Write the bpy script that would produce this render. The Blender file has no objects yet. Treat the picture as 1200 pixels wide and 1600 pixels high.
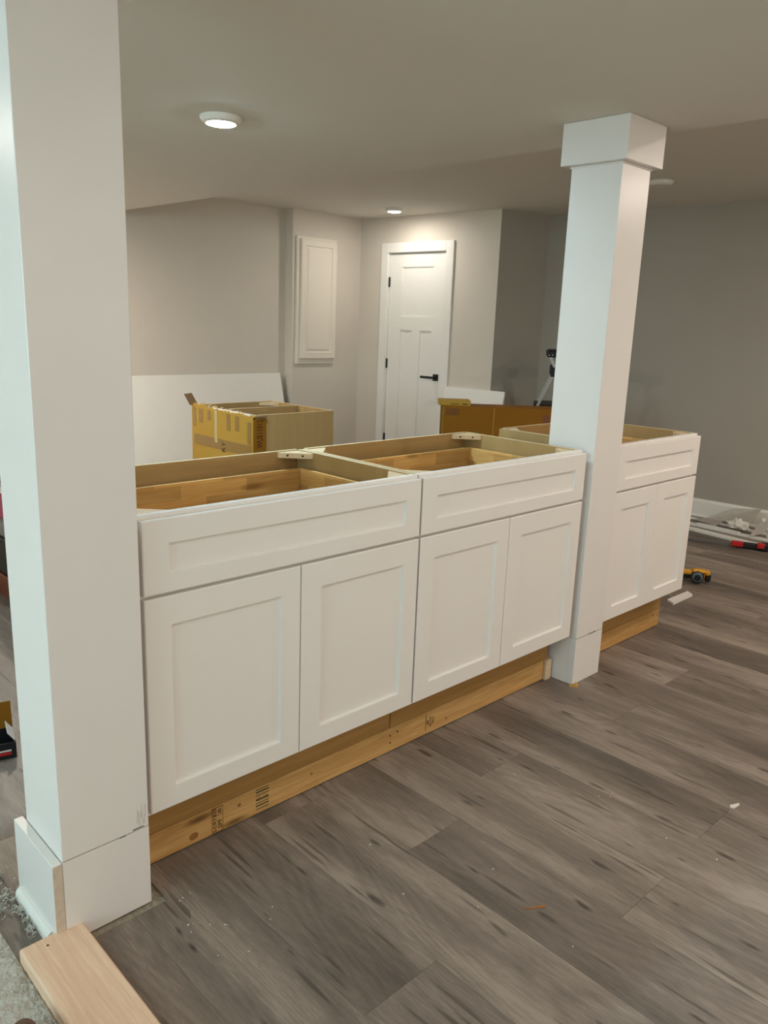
import bpy, bmesh, math, random
from mathutils import Vector, Matrix
random.seed(7)
SC = bpy.context.scene
COL = SC.collection

# ---------------------------------------------------------------- camera
cam_d = bpy.data.cameras.new('camera')
cam = bpy.data.objects.new('camera', cam_d); COL.objects.link(cam)
cam_d.sensor_fit = 'VERTICAL'; cam_d.sensor_height = 24.0
cam_d.lens = 24.0 * 1240.0136 / 1600.0
cam_d.clip_start = 0.02; cam_d.clip_end = 60
RR = [(0.72270875, -0.69022916, 0.03571798), (0.13503424, 0.19169377, 0.97212101), (-0.67783318, -0.69773721, 0.23174334)]
m = Matrix.Identity(4)
for c in range(3):
    for r in range(3):
        m[r][c] = RR[c][r]
m.translation = Vector((-0.80176, -1.60339, 1.40808))
cam.matrix_world = m
SC.camera = cam

# ---------------------------------------------------------------- world, view, lamps
wd = bpy.data.worlds.new('world'); SC.world = wd; wd.use_nodes = True
wd.node_tree.nodes['Background'].inputs[0].default_value = (0.8, 0.85, 0.9, 1)
wd.node_tree.nodes['Background'].inputs[1].default_value = 0.0
SC.view_settings.view_transform = 'Standard'
SC.view_settings.look = 'None'
SC.view_settings.gamma = 1.0
SC.view_settings.use_curve_mapping = False
SC.view_settings.exposure = 0.2
WARM = (1.0, 0.88, 0.77); NEUT = (1.0, 0.93, 0.85); COOL = (0.66, 0.88, 1.0)
# x, y, z, strength, colour, label   (every one is a round ceiling disc lamp; built below)
HZ, SZ = 2.36, 2.135
LAMPS = [
    (0.968, 1.170, SZ, 800, (0.60, 0.88, 1.0), 'lit round white disc lamp on the low ceiling above the near cabinets'),
    (4.215, 3.570, HZ, 230, NEUT, 'small lit round disc lamp on the higher ceiling near the white door'),
    (4.245, 1.140, HZ, 0, NEUT, 'unlit round white disc on the ceiling, right of the far column'),
    (2.700, -1.150, HZ, 420, WARM, 'lit round disc lamp on the higher ceiling out of frame to the right'),
    (0.968, -1.250, SZ, 230, (0.9, 0.97, 1.0), 'lit round disc lamp on the low ceiling above the foreground floor, out of frame'),
    (0.968, -3.600, SZ, 640, WARM, 'lit round disc lamp on the low ceiling behind the camera'),
    (4.240, -1.300, HZ, 760, WARM, 'lit round disc lamp on the higher ceiling beside the right wall, out of frame'),
    (0.968, 3.570, SZ, 1200, WARM, 'lit round disc lamp on the low ceiling hidden behind the near column'),
    (-2.300, 0.700, HZ, 330, COOL, 'cool lit disc lamp on the ceiling out of frame to the left'),
    (-2.300, -1.900, HZ, 420, COOL, 'cool lit disc lamp on the ceiling left of and behind the camera'),
    (-1.600, 3.100, HZ, 600, NEUT, 'lit round disc lamp over the far left corner of the room'),
]

def area(name, loc, rot, sx, sy, power, col):
    l = bpy.data.lights.new(name, 'AREA'); l.shape = 'RECTANGLE'; l.size = sx; l.size_y = sy; l.energy = power; l.color = col
    o = bpy.data.objects.new(name, l); COL.objects.link(o); o.location = loc; o.rotation_euler = rot; return o
# unseen fill lights, added outside two made-up windows in left and front walls
area('added_fill_left', (-4.78, -.6, 1.45), (0, math.radians(-90), 0), 1.3, 3.2, 118, (0.60, 0.89, 1.0))
area('added_fill_front', (1.6, -4.78, 1.45), (math.radians(90), 0, 0), 3.6, 1.3, 38, (1.0, 0.86, 0.72))

# ---------------------------------------------------------------- material helpers
def srgb(r, g, b):
    f = lambda c: c / 12.92 if c <= 0.04045 else ((c + 0.055) / 1.055) ** 2.4
    return (f(r / 255), f(g / 255), f(b / 255), 1)

class NT:
    def __init__(s, name):
        s.m = bpy.data.materials.new(name); s.m.use_nodes = True
        s.t = s.m.node_tree; s.t.nodes.clear()
        s.out = s.n('ShaderNodeOutputMaterial'); s.b = s.n('ShaderNodeBsdfPrincipled')
        s.l(s.b.outputs[0], s.out.inputs[0])
    def n(s, k, **kw):
        x = s.t.nodes.new(k)
        for a, v in kw.items(): setattr(x, a, v)
        return x
    def l(s, a, b): s.t.links.new(a, b)
    def set(s, x, i, v):
        if isinstance(v, bpy.types.NodeSocket): s.l(v, x.inputs[i])
        else: x.inputs[i].default_value = v
    def math(s, op, a, b=0.0, c=None):
        x = s.n('ShaderNodeMath', operation=op); s.set(x, 0, a); s.set(x, 1, b)
        if c is not None: s.set(x, 2, c)
        return x.outputs[0]
    def coords(s, scale=(1, 1, 1), rnd=0.0):
        tc = s.n('ShaderNodeTexCoord'); o = tc.outputs['Object']
        if rnd:
            oi = s.n('ShaderNodeObjectInfo')
            v = s.n('ShaderNodeVectorMath', operation='SCALE'); v.inputs[0].default_value = (rnd, rnd * 1.7, rnd * .6)
            s.l(oi.outputs['Random'], v.inputs['Scale'])
            a = s.n('ShaderNodeVectorMath', operation='ADD'); s.l(o, a.inputs[0]); s.l(v.outputs[0], a.inputs[1]); o = a.outputs[0]
        mp = s.n('ShaderNodeMapping'); mp.inputs['Scale'].default_value = scale
        s.l(o, mp.inputs[0]); return mp.outputs[0]
    def noise(s, vec, scale=5, detail=4, rough=.5, dist=0):
        x = s.n('ShaderNodeTexNoise'); s.l(vec, x.inputs['Vector'])
        x.inputs['Scale'].default_value = scale; x.inputs['Detail'].default_value = detail
        x.inputs['Roughness'].default_value = rough; x.inputs['Distortion'].default_value = dist
        return x.outputs['Fac']
    def ramp(s, f, stops, interp='LINEAR'):
        x = s.n('ShaderNodeValToRGB'); x.color_ramp.interpolation = interp; e = x.color_ramp.elements
        while len(e) < len(stops): e.new(.5)
        for q, (p, c) in zip(e, stops): q.position = p; q.color = c
        s.l(f, x.inputs[0]); return x.outputs[0]
    def mix(s, f, a, b, mode='MIX'):
        x = s.n('ShaderNodeMix', data_type='RGBA', blend_type=mode)
        s.set(x, 0, f); s.set(x, 6, a); s.set(x, 7, b); return x.outputs[2]
    def bump(s, h, strength=.1, dist=.002):
        x = s.n('ShaderNodeBump'); x.inputs['Strength'].default_value = strength; x.inputs['Distance'].default_value = dist
        s.l(h, x.inputs['Height']); s.l(x.outputs[0], s.b.inputs['Normal'])
    def fin(s, col, rough=.5, spec=.5, metal=0.0):
        s.set(s.b, 'Base Color', col); s.set(s.b, 'Roughness', rough)
        s.set(s.b, 'Specular IOR Level', spec); s.set(s.b, 'Metallic', metal)
        return s.m

def plain(name, col, rough=.5, spec=.5, metal=0.0, var=.04, bump=0.0, vs=30):
    t = NT(name); v = t.coords((1, 1, 1))
    n = t.noise(v, vs, 3)
    c2 = tuple(max(0, x * (1 - var * 2)) for x in col[:3]) + (1,)
    c = t.mix(n, c2, tuple(min(1, x * (1 + var)) for x in col[:3]) + (1,))
    if bump: t.bump(t.noise(v, vs * 8, 2), bump, .001)
    return t.fin(c, rough, spec, metal)

M = {}
M['wall'] = plain('wall_paint', srgb(218, 210, 197), .75, .3, var=.015, bump=.12, vs=6)
M['wall_shaded'] = plain('wall_paint_shaded', srgb(172, 166, 154), .75, .3, var=.015, bump=.12, vs=6)  # same wall paint, darkened to stand for dimmer light on these walls
M['ceil'] = plain('ceiling_paint', srgb(220, 215, 205), .85, .2, var=.012, bump=.1, vs=5)
M['trim'] = plain('trim_white', srgb(238, 235, 227), .38, .5, var=.01, bump=.03, vs=8)
M['column'] = plain('column_white', srgb(236, 230, 224), .3, .5, var=.015, bump=.08, vs=9)
M['cabinet'] = plain('cabinet_white', srgb(240, 234, 227), .36, .5, var=.008, bump=.02, vs=12)
M['panel'] = plain('access_panel_paint', srgb(234, 226, 212), .5, .4, var=.01)
M['caulk'] = plain('caulk_scuffed', srgb(214, 196, 176), .7, .3, var=.14, bump=.5, vs=45)
M['door'] = plain('door_white', srgb(240, 238, 231), .4, .5, var=.008)
M['black'] = plain('black_metal', srgb(22, 22, 22), .4, .5, var=.02)
M['blackplastic'] = plain('black_plastic', srgb(24, 24, 25), .55, .4, var=.05)
M['alu'] = plain('aluminium', srgb(190, 188, 184), .35, .5, metal=.6, var=.03)
M['steel'] = plain('brushed_steel', srgb(150, 148, 145), .35, .5, metal=.8, var=.05)
M['yellow'] = plain('tool_yellow', srgb(222, 160, 38), .45, .5, var=.05)
M['bluegrey'] = plain('tool_bluegrey', srgb(92, 112, 126), .45, .5, var=.06)
M['red'] = plain('clamp_red', srgb(190, 28, 30), .45, .5, var=.06)
M['crimson'] = plain('bin_crimson', srgb(158, 12, 62), .4, .5, var=.04)
M['binlid'] = plain('bin_rim_white', srgb(225, 215, 210), .4, .5, var=.03)
M['beige'] = plain('beige_cloth', srgb(205, 190, 165), .9, .2, var=.1, bump=.4, vs=12)
M['darkcloth'] = plain('dark_cloth', srgb(70, 68, 72), .95, .1, var=.2, bump=.5, vs=14)
M['greycloth'] = plain('grey_cloth', srgb(140, 130, 122), .95, .1, var=.15, bump=.5, vs=14)
M['shoe'] = plain('brown_leather', srgb(92, 58, 42), .55, .4, var=.1, bump=.2, vs=20)
M['sole'] = plain('rubber_sole', srgb(40, 34, 30), .8, .2)
M['plastic_sheet'] = plain('crumpled_plastic', srgb(232, 226, 216), .35, .5, var=.08, bump=.3, vs=25)
M['subfloor'] = plain('subfloor_chip', srgb(178, 165, 143), .9, .2, var=.35, bump=.6, vs=90)
M['fleck'] = plain('white_fleck', srgb(225, 218, 205), .7, .2)
M['stamp'] = plain('stamp_ink', srgb(74, 52, 30), .8, .2)
M['greenstamp'] = plain('stamp_ink_green', srgb(62, 74, 52), .8, .2)
M['hole'] = plain('hole_dark', srgb(38, 22, 12), .9, .1)
M['printblack'] = plain('print_black', srgb(42, 34, 26), .8, .2)
M['tape'] = plain('tape_brown', srgb(142, 104, 34), .35, .5, var=.04)
M['tape_clear'] = plain('tape_clear', srgb(190, 168, 108), .25, .5, var=.08)

def wood(name, base, dark, axis='X', grain=1.0, knots=0.0, rough=.6, blocks=0.0, blockaxis=0, plys=0.0):
    """wood whose grain runs along axis"""
    t = NT(name)
    sc = {'X': (1, 16, 16), 'Y': (16, 1, 16), 'Z': (16, 16, 1)}[axis]
    v = t.coords(sc, 3.0)
    n = t.noise(v, 2.2 * grain, 5, .6, .6)
    n2 = t.noise(v, 11 * grain, 4, .65)
    f = t.math('ADD', t.math('MULTIPLY', n, .65), t.math('MULTIPLY', n2, .35))
    col = t.ramp(f, [(.32, dark), (.5, tuple((a + b) / 2 for a, b in zip(base, dark))), (.62, base)])
    if blocks:
        tc = t.n('ShaderNodeTexCoord'); sp = t.n('ShaderNodeSeparateXYZ'); t.l(tc.outputs['Object'], sp.inputs[0])
        a = t.math('FLOOR', t.math('DIVIDE', sp.outputs[blockaxis], blocks))
        b = t.math('FLOOR', t.math('DIVIDE', sp.outputs[2], .045))
        a2 = t.math('FLOOR', t.math('DIVIDE', t.math('ADD', sp.outputs[blockaxis], t.math('MULTIPLY', b, blocks * .37)), blocks))
        cb = t.n('ShaderNodeCombineXYZ'); t.l(a2, cb.inputs[0]); t.l(b, cb.inputs[1])
        wn = t.n('ShaderNodeTexWhiteNoise'); t.l(cb.outputs[0], wn.inputs[0])
        k = t.math('MULTIPLY_ADD', wn.outputs['Value'], .5, .62)
        x = t.n('ShaderNodeCombineXYZ'); [t.l(k, x.inputs[i]) for i in range(3)]
        col = t.mix(1.0, col, x.outputs[0], 'MULTIPLY')
    if knots:
        v2 = t.coords({'X': (2.6, 11, 11), 'Y': (11, 2.6, 11), 'Z': (11, 11, 2.6)}[axis], 3.0)
        vo = t.n('ShaderNodeTexVoronoi'); t.l(v2, vo.inputs['Vector']); vo.inputs['Scale'].default_value = knots
        kf = t.ramp(vo.outputs['Distance'], [(.0, (1, 1, 1, 1)), (.06, (.85, .85, .85, 1)), (.16, (0, 0, 0, 1))])
        col = t.mix(kf, col, tuple(c * .35 for c in dark[:3]) + (1,))
    t.bump(f, .12, .001)
    return t.fin(col, rough, .35)

M['pine'] = wood('pine_lumber', srgb(214, 170, 108), srgb(178, 130, 70), 'X', .9, 1.1, .65)
M['pine_y'] = wood('pine_board', srgb(240, 206, 176), srgb(222, 180, 146), 'Y', 1.2, 0, .6)
M['ply'] = wood('maple_plywood', srgb(182, 148, 96), srgb(160, 126, 76), 'X', .5, 0, .6)
M['plyz'] = wood('maple_plywood_upright', srgb(180, 148, 98), srgb(170, 138, 88), 'Z', .3, 0, .6)
M['plyedge'] = plain('plywood_edge', srgb(222, 200, 160), .6, .3, var=.06, vs=60)
M['toe'] = wood('toe_plywood', srgb(178, 138, 80), srgb(156, 116, 62), 'X', .5, 0, .65)
M['rubber'] = wood('drawer_wood', srgb(238, 192, 122), srgb(210, 154, 84), 'X', .9, 1.0, .5, blocks=.24, blockaxis=0)
M['rubber_y'] = wood('drawer_wood_side', srgb(238, 192, 122), srgb(210, 154, 84), 'Y', .9, 0, .5, blocks=.24, blockaxis=1)
M['block'] = wood('corner_block_wood', srgb(232, 206, 170), srgb(214, 184, 142), 'X', .8, 0, .6)
M['cherry'] = wood('red_brown_wood', srgb(120, 62, 36), srgb(82, 38, 22), 'Y', .8, 0, .4)

def card(name, c):
    t = NT(name); v = t.coords((1, 1, 1)); v2 = t.coords((1, 1, 22))
    n = t.noise(v, 4, 4); n2 = t.noise(v2, 6, 2)
    col = t.mix(t.math('MULTIPLY_ADD', n2, .35, .0), c, tuple(x * .82 for x in c[:3]) + (1,))
    col = t.mix(t.math('MULTIPLY', n, .5), col, tuple(x * .86 for x in c[:3]) + (1,))
    t.bump(n2, .12, .002); return t.fin(col, .75, .25)
M['card'] = card('cardboard_yellow', srgb(182, 144, 58))
M['card2'] = card('cardboard_brown', srgb(142, 92, 14))
M['torn'] = card('cardboard_torn', srgb(190, 160, 110))
M['cardgrey'] = card('cardboard_greyback', srgb(128, 100, 70))

def floor_mat():
    t = NT('vinyl_plank')
    oi = t.n('ShaderNodeObjectInfo'); rnd = oi.outputs['Random']
    def warp(vec, amt, sc_):
        dn = t.n('ShaderNodeTexNoise'); t.l(vec, dn.inputs['Vector']); dn.inputs['Scale'].default_value = sc_; dn.inputs['Detail'].default_value = 2
        sb = t.n('ShaderNodeVectorMath', operation='SUBTRACT'); t.l(dn.outputs['Color'], sb.inputs[0]); sb.inputs[1].default_value = (.5, .5, .5)
        ad = t.n('ShaderNodeVectorMath', operation='MULTIPLY_ADD'); t.l(sb.outputs[0], ad.inputs[0]); ad.inputs[1].default_value = (amt, amt, 0); t.l(vec, ad.inputs[2])
        return ad.outputs[0]
    band = t.noise(warp(t.coords((6.5, .85, 1), 61.0), .5, 1.2), 1.0, 3, .5, .1)      # broad tone bands
    mid = t.noise(t.coords((22, 3.0, 1), 61.0), 1.3, 4, .6, .8)
    fine = t.noise(t.coords((110, 11, 1), 61.0), 1.6, 5, .75, .5)
    # cathedral figure: rings of a warped, stretched field
    fig = t.noise(t.coords((5.0, .8, 1), 61.0), .9, 1, .4, .5)
    ring = t.math('FRACT', t.math('MULTIPLY', fig, 26.0))
    ring = t.math('ABSOLUTE', t.math('SUBTRACT', ring, .5))
    f = t.math('ADD', t.math('MULTIPLY', band, .60), t.math('ADD', t.math('MULTIPLY', mid, .19), t.math('MULTIPLY', fine, .30)))
    f = t.math('ADD', f, t.math('MULTIPLY', ring, .085))
    at = t.n('ShaderNodeAttribute', attribute_type='OBJECT', attribute_name='tone')
    f = t.math('ADD', f, t.math('MULTIPLY_ADD', at.outputs['Fac'], .06, -.015))
    col = t.ramp(f, [(.37, srgb(92, 82, 73)), (.47, srgb(112, 100, 90)), (.56, srgb(129, 116, 105)), (.67, srgb(158, 143, 129))])
    # knots with tails, and long thin checks, all along the grain
    def marks(scale, vs, base, k1, soft, seed):
        vk = warp(t.coords(scale, 61.0 + seed), .35, 1.7)
        vo = t.n('ShaderNodeTexVoronoi', voronoi_dimensions='2D'); t.l(vk, vo.inputs['Vector']); vo.inputs['Scale'].default_value = vs
        g = t.n('ShaderNodeSeparateColor'); t.l(vo.outputs['Color'], g.inputs[0])
        thr = t.math('MULTIPLY', t.math('MAXIMUM', t.math('SUBTRACT', g.outputs[0], base), 0.0), k1)
        k = t.math('DIVIDE', t.math('SUBTRACT', thr, vo.outputs['Distance']), soft)
        c = t.n('ShaderNodeClamp'); t.l(k, c.inputs[0]); return c.outputs[0]
    a = marks((19, 4.6, 1), 1.0, .68, .66, .10, 0)
    b = marks((44, 3.3, 1), 1.0, .70, 1.2, .15, 13)
    k = t.math('MAXIMUM', t.math('MULTIPLY', a, .85), t.math('MULTIPLY', b, .62))
    k = t.math('MULTIPLY', k, t.math('MULTIPLY_ADD', mid, 1.3, .2))
    col = t.mix(k, col, srgb(58, 49, 43))
    t.bump(fine, .08, .001)
    return t.fin(col, t.math('MULTIPLY_ADD', fine, .12, .40), .35)
M['plank'] = floor_mat()

def carpet_mat():
    t = NT('carpet_grey'); v = t.coords((1, 1, 1))
    n = t.noise(v, 240, 3, .7); n2 = t.noise(v, 40, 3)
    col = t.mix(n2, srgb(206, 198, 184), srgb(228, 220, 206))
    col = t.mix(t.math('MULTIPLY', n, .6), col, srgb(168, 160, 148))
    t.bump(n, .8, .004); return t.fin(col, .95, .1)
M['carpet'] = carpet_mat()

def added_pane_mat():  # glass of the made-up windows, passes the added fill light
    t = NT('added_window_glass'); tr = t.n('ShaderNodeBsdfTransparent'); mx = t.n('ShaderNodeMixShader'); mx.inputs[0].default_value = .93
    t.fin((.9, .95, .95, 1), .03, .5); t.l(t.b.outputs[0], mx.inputs[1]); t.l(tr.outputs[0], mx.inputs[2]); t.l(mx.outputs[0], t.out.inputs[0]); return t.m
M['pane'] = added_pane_mat()

def emit(name, col, e):
    t = NT(name)
    t.b.inputs['Base Color'].default_value = (.85, .85, .83, 1)
    t.b.inputs['Emission Color'].default_value = col + (1,)
    t.b.inputs['Emission Strength'].default_value = e
    return t.m

# ---------------------------------------------------------------- mesh helpers
def new(): return bmesh.new()
def box(bm, x0, x1, y0, y1, z0, z1, bev=0.0, mi=0):
    b2 = bmesh.new()
    vs = [b2.verts.new((x, y, z)) for x in (x0, x1) for y in (y0, y1) for z in (z0, z1)]
    for q in ((0, 1, 3, 2), (4, 6, 7, 5), (0, 4, 5, 1), (2, 3, 7, 6), (0, 2, 6, 4), (1, 5, 7, 3)): b2.faces.new([vs[i] for i in q])
    if bev: bmesh.ops.bevel(b2, geom=list(b2.edges), offset=bev, segments=1, affect='EDGES', profile=.5)
    for f in b2.faces: f.material_index = mi
    me = bpy.data.meshes.new('t'); b2.to_mesh(me); b2.free(); bm.from_mesh(me); bpy.data.meshes.remove(me)
    return bm
def prism(bm, poly, z0, z1):
    lo = [bm.verts.new((x, y, z0)) for x, y in poly]; hi = [bm.verts.new((x, y, z1)) for x, y in poly]
    n = len(poly)
    bm.faces.new(hi); bm.faces.new(lo[::-1])
    for i in range(n): bm.faces.new([lo[i], lo[(i + 1) % n], hi[(i + 1) % n], hi[i]])
    return bm
def seg(bm, p, q, h, w, up=(0, 0, 1), bev=0):
    """bar with rectangular section h x w from p to q"""
    p, q = Vector(p), Vector(q); d = (q - p); L = d.length; d.normalize()
    s = d.cross(Vector(up))
    if s.length < 1e-4: s = d.cross(Vector((1, 0, 0)))
    s.normalize(); u = s.cross(d)
    b2 = bmesh.new(); box(b2, 0, L, -w / 2, w / 2, -h / 2, h / 2, bev)
    mt = Matrix([(d.x, -s.x, u.x, p.x), (d.y, -s.y, u.y, p.y), (d.z, -s.z, u.z, p.z), (0, 0, 0, 1)])
    bmesh.ops.transform(b2, matrix=mt, verts=b2.verts)
    me = bpy.data.meshes.new('t'); b2.to_mesh(me); b2.free(); bm.from_mesh(me); bpy.data.meshes.remove(me)
    return bm
def lathe(bm, prof, seg_=32, axis='Z', c=(0, 0, 0)):
    """prof: list of (radius, height); closed at radius 0"""
    rings = []
    def P(r, h, a):
        x, y = r * math.cos(a), r * math.sin(a)
        v = {'Z': (x, y, h), 'Y': (x, h, y), 'X': (h, x, y)}[axis]
        return (v[0] + c[0], v[1] + c[1], v[2] + c[2])
    for r, h in prof:
        if r < 1e-6: rings.append([bm.verts.new(P(0, h, 0))])
        else: rings.append([bm.verts.new(P(r, h, 2 * math.pi * i / seg_)) for i in range(seg_)])
    for a, b in zip(rings, rings[1:]):
        for i in range(seg_):
            j = (i + 1) % seg_
            if len(a) == 1 and len(b) == 1: continue
            if len(a) == 1: bm.faces.new([a[0], b[i], b[j]])
            elif len(b) == 1: bm.faces.new([a[i], a[j], b[0]])
            else: bm.faces.new([a[i], a[j], b[j], b[i]])
    return bm
def make(name, bm, mat, parent=None, loc=None, smooth=False, rot=None):
    bmesh.ops.recalc_face_normals(bm, faces=bm.faces)
    me = bpy.data.meshes.new(name); bm.to_mesh(me); bm.free()
    for x in (mat if isinstance(mat, (list, tuple)) else [mat]): me.materials.append(x)
    if smooth:
        for p in me.polygons: p.use_smooth = True
    o = bpy.data.objects.new(name, me); COL.objects.link(o)
    if parent: o.parent = parent
    if loc: o.location = loc
    if rot: o.rotation_euler = rot
    return o
def thing(name, label, cat, loc=(0, 0, 0), rz=0, group=None):
    o = bpy.data.objects.new(name, None); COL.objects.link(o); o.empty_display_size = .05
    o.location = loc; o.rotation_euler = (0, 0, rz); return tag(o, label, cat, group)
def tag(o, label, cat, group=None, kind=None):
    if label: o['label'] = label
    if cat: o['category'] = cat
    if group: o['group'] = group
    if kind: o['kind'] = kind
    return o
def struct(name, bm, mat, parent=None):
    o = make(name, bm, mat, parent)
    if not parent: o['kind'] = 'structure'
    return o
def text(name, s, size, mat, parent, M4, extr=.0003, spacing=1.0):
    cu = bpy.data.curves.new(name, 'FONT'); cu.body = s; cu.size = size; cu.extrude = extr
    cu.align_x = 'CENTER'; cu.align_y = 'CENTER'; cu.resolution_u = 3; cu.space_character = spacing
    to = bpy.data.objects.new('tmp', cu); COL.objects.link(to)
    dg = bpy.context.evaluated_depsgraph_get()
    me = bpy.data.meshes.new_from_object(to.evaluated_get(dg)); bpy.data.objects.remove(to); bpy.data.curves.remove(cu)
    me.transform(M4); me.materials.clear(); me.materials.append(mat); me.name = name
    o = bpy.data.objects.new(name, me); COL.objects.link(o); o.parent = parent; o['kind'] = 'stuff'; return o
def basis(right, up, org):
    r, u = Vector(right).normalized(), Vector(up).normalized(); n = r.cross(u)
    return Matrix([(r.x, u.x, n.x, org[0]), (r.y, u.y, n.y, org[1]), (r.z, u.z, n.z, org[2]), (0, 0, 0, 1)])

# ================================================================ SETTING
# ---- floor: subfloor slab with every plank laid on it
struct_floor = struct('floor', box(new(), -4.75, 5.95, -4.75, 4.6, -.12, -.0065), M['subfloor'])
PW, PL, X0 = .2225, 1.52, .372
KJ = {0: .047, 1: -.306, 2: -.832, 3: -.2, 4: -.815, 5: .33, 6: -.28, 7: -.9, 8: -.255, -1: -.62, 9: .5, 10: -.6}
G = .0003
pmesh = None
def plank_mesh(L):
    return box(new(), G, PW - G, G, L - G, -.006, 0, .0004)
cache = {}
TONES = {(0, 0): .5, (0, 1): .0, (1, 0): -.4, (1, 1): .4, (2, 0): .5, (2, 1): -.2, (3, 0): .1, (3, 1): .3, (4, 0): .35, (4, 1): -.1, (-1, 0): -.3, (-1, 1): -.6, (6, 0): -.5, (6, 1): .5, (5, 1): .1, (8, 0): -.5, (8, 1): .3}
rt = random.Random(21)
def tone(o, k=None, seg_=None):
    o['tone'] = float(TONES.get((k, seg_), rt.uniform(-.5, .5))); return o
def plank(x, y0, y1, k=None, sg=None):
    L = round(y1 - y0, 3)
    if L < .02: return
    if L not in cache:
        o = make('plank', plank_mesh(L), M['plank'], struct_floor, (x, y0, 0)); cache[L] = o.data; tone(o, k, sg)
    else:
        o = bpy.data.objects.new('plank', cache[L]); COL.objects.link(o); o.parent = struct_floor; o.location = (x, y0, 0); tone(o, k, sg)
def ymax_at(x):
    if x < 3.70: return 4.42
    if x < 4.6: return 4.31
    return 2.62
def run(x, j, ya, yb, k=None):
    """planks with joints at j + n*PL between ya and yb"""
    n = math.floor((ya - j) / PL); y = j + n * PL
    while y < yb:
        plank(x, max(y, ya), min(y + PL, yb), k, 1 if abs(y - j) < .01 else (0 if abs(y + PL - j) < .01 else None)); y += PL
for k in range(-1, 23):
    x = X0 + k * PW
    j = KJ.get(k, (k * .57) % PL)
    run(x, j, -4.6, ymax_at(x + PW), k)
# the two courses round the near column, with the unfinished gap at its foot
xa = X0 - 2 * PW     # -.073
def custom(poly): return tone(make('plank', prism(new(), poly, -.006, 0), M['plank'], struct_floor), -1, 0)
xb = X0 - PW
custom([(xa + G, -1.40), (xb - G, -1.40), (xb - G, .62), (.014, .62), (.014, -.047), (xa + G, -.047)])
run(xa, -1.40 - PL, -4.6, -1.40 - G)
run(xa, .62 + G, .62 + G, 4.42)
custom([(-.262, -.75), (xa - G, -.75), (xa - G, -.047), (-.262, -.047)])
custom([(-.262, -2.25), (xa - G, -2.25), (xa - G, -.751), (-.262, -.751)])
custom([(-.262, .196), (xa - G, .196), (xa - G, .4525), (-.262, .4525)])
custom([(-.262, .4535), (xa - G, .4535), (xa - G, 1.96), (-.262, 1.96)])
custom([(-.262, 1.961), (xa - G, 1.961), (xa - G, 4.42), (-.262, 4.42)])
custom([(-.327, -1.1), (-.263, -1.1), (-.263, .62), (-.327, .62)])
custom([(-.327, .621), (-.263, .621), (-.263, 2.1), (-.327, 2.1)])
custom([(-.327, 2.101), (-.263, 2.101), (-.263, 4.42), (-.327, 4.42)])
# carpet of the stair side room: backing plus a patch of pile where it shows
bm = box(new(), -4.6, -.328, -4.6, 4.42, -.006, .001); cp = make('carpet', bm, M['carpet'])
tag(cp, 'grey cut pile carpet left of the flooring edge, bottom left corner', 'carpet', kind='stuff')
bm = new(); nx, ny = 180, 380; gx = []
for i in range(nx + 1):
    row = []
    for j in range(ny + 1):
        x = -.80 + i * .472 / nx; y = -.75 + j * 1.2 / ny
        row.append(bm.verts.new((x + random.uniform(-.001, .001) * (i < nx), y + random.uniform(-.001, .001), .004 + random.random() ** 2 * .005 + .003 * math.sin(x * 90 + 3 * math.sin(y * 60)) * math.sin(y * 75) if 0 < i < nx and 0 < j < ny else .0005)))
    gx.append(row)
for i in range(nx):
    for j in range(ny): bm.faces.new([gx[i][j], gx[i + 1][j], gx[i + 1][j + 1], gx[i][j + 1]])
pl = make('pile', bm, M['carpet'], cp, smooth=True); pl['kind'] = 'stuff'

# ---- walls
T = .12
def wall(name, p, q, z0=0, z1=2.5, mat='wall'):
    p, q = Vector((p[0], p[1], 0)), Vector((q[0], q[1], 0)); d = (q - p).normalized(); n = Vector((-d.y, d.x, 0))  # outward = left of direction
    return struct(name, prism(new(), [(p.x, p.y), (q.x, q.y), (q.x + n.x * T, q.y + n.y * T), (p.x + n.x * T, p.y + n.y * T)], z0, z1), M[mat])
WB = (3.707, 4.43); WP0 = (3.707, 4.324); WP1 = (4.562, 4.372); WD1 = (4.688, 2.777); WC = (5.21, 2.66); WR1 = (5.62, -4.6)
def wall_with_added_window(n, name, p, q, a, b_, z0, z1):  # opening and window are made up, to let the added fill light in
    p, q = Vector((p[0], p[1], 0)), Vector((q[0], q[1], 0)); d = (q - p).normalized(); L = (q - p).length
    o = bpy.data.objects.new(name, None); COL.objects.link(o); o['kind'] = 'structure'; o.location = p; o.rotation_euler = (0, 0, math.atan2(d.y, d.x))
    for (x0, x1, za, zb) in ((0, a, 0, 2.5), (b_, L, 0, 2.5), (a, b_, 0, z0), (a, b_, z1, 2.5)):
        make('wall_section', box(new(), x0, x1, 0, T, za, zb), M['wall'], o)
    w = bpy.data.objects.new('added_window_%d' % n, None); COL.objects.link(w); w['kind'] = 'structure'; w.location = p; w.rotation_euler = o.rotation_euler
    for (x0, x1, za, zb) in ((a, a + .05, z0, z1), (b_ - .05, b_, z0, z1), (a + .05, b_ - .05, z0, z0 + .05), (a + .05, b_ - .05, z1 - .05, z1), ((a + b_) / 2 - .025, (a + b_) / 2 + .025, z0 + .05, z1 - .05)):
        make('added_window_frame', box(new(), x0, x1, .03, .09, za, zb, .002), M['trim'], w)
    for (x0, x1) in ((a + .05, (a + b_) / 2 - .025), ((a + b_) / 2 + .025, b_ - .05)):
        make('pane', box(new(), x0, x1, .058, .062, z0 + .05, z1 - .05), M['pane'], w)
    make('added_window_sill', box(new(), a - .05, b_ + .05, -.03, .03, z0 - .03, z0, .002), M['trim'], w)
wall_with_added_window(1, 'wall_left', (-4.6, -4.6), (-4.6, 4.43), 2.4, 5.6, .8, 2.1)
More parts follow.
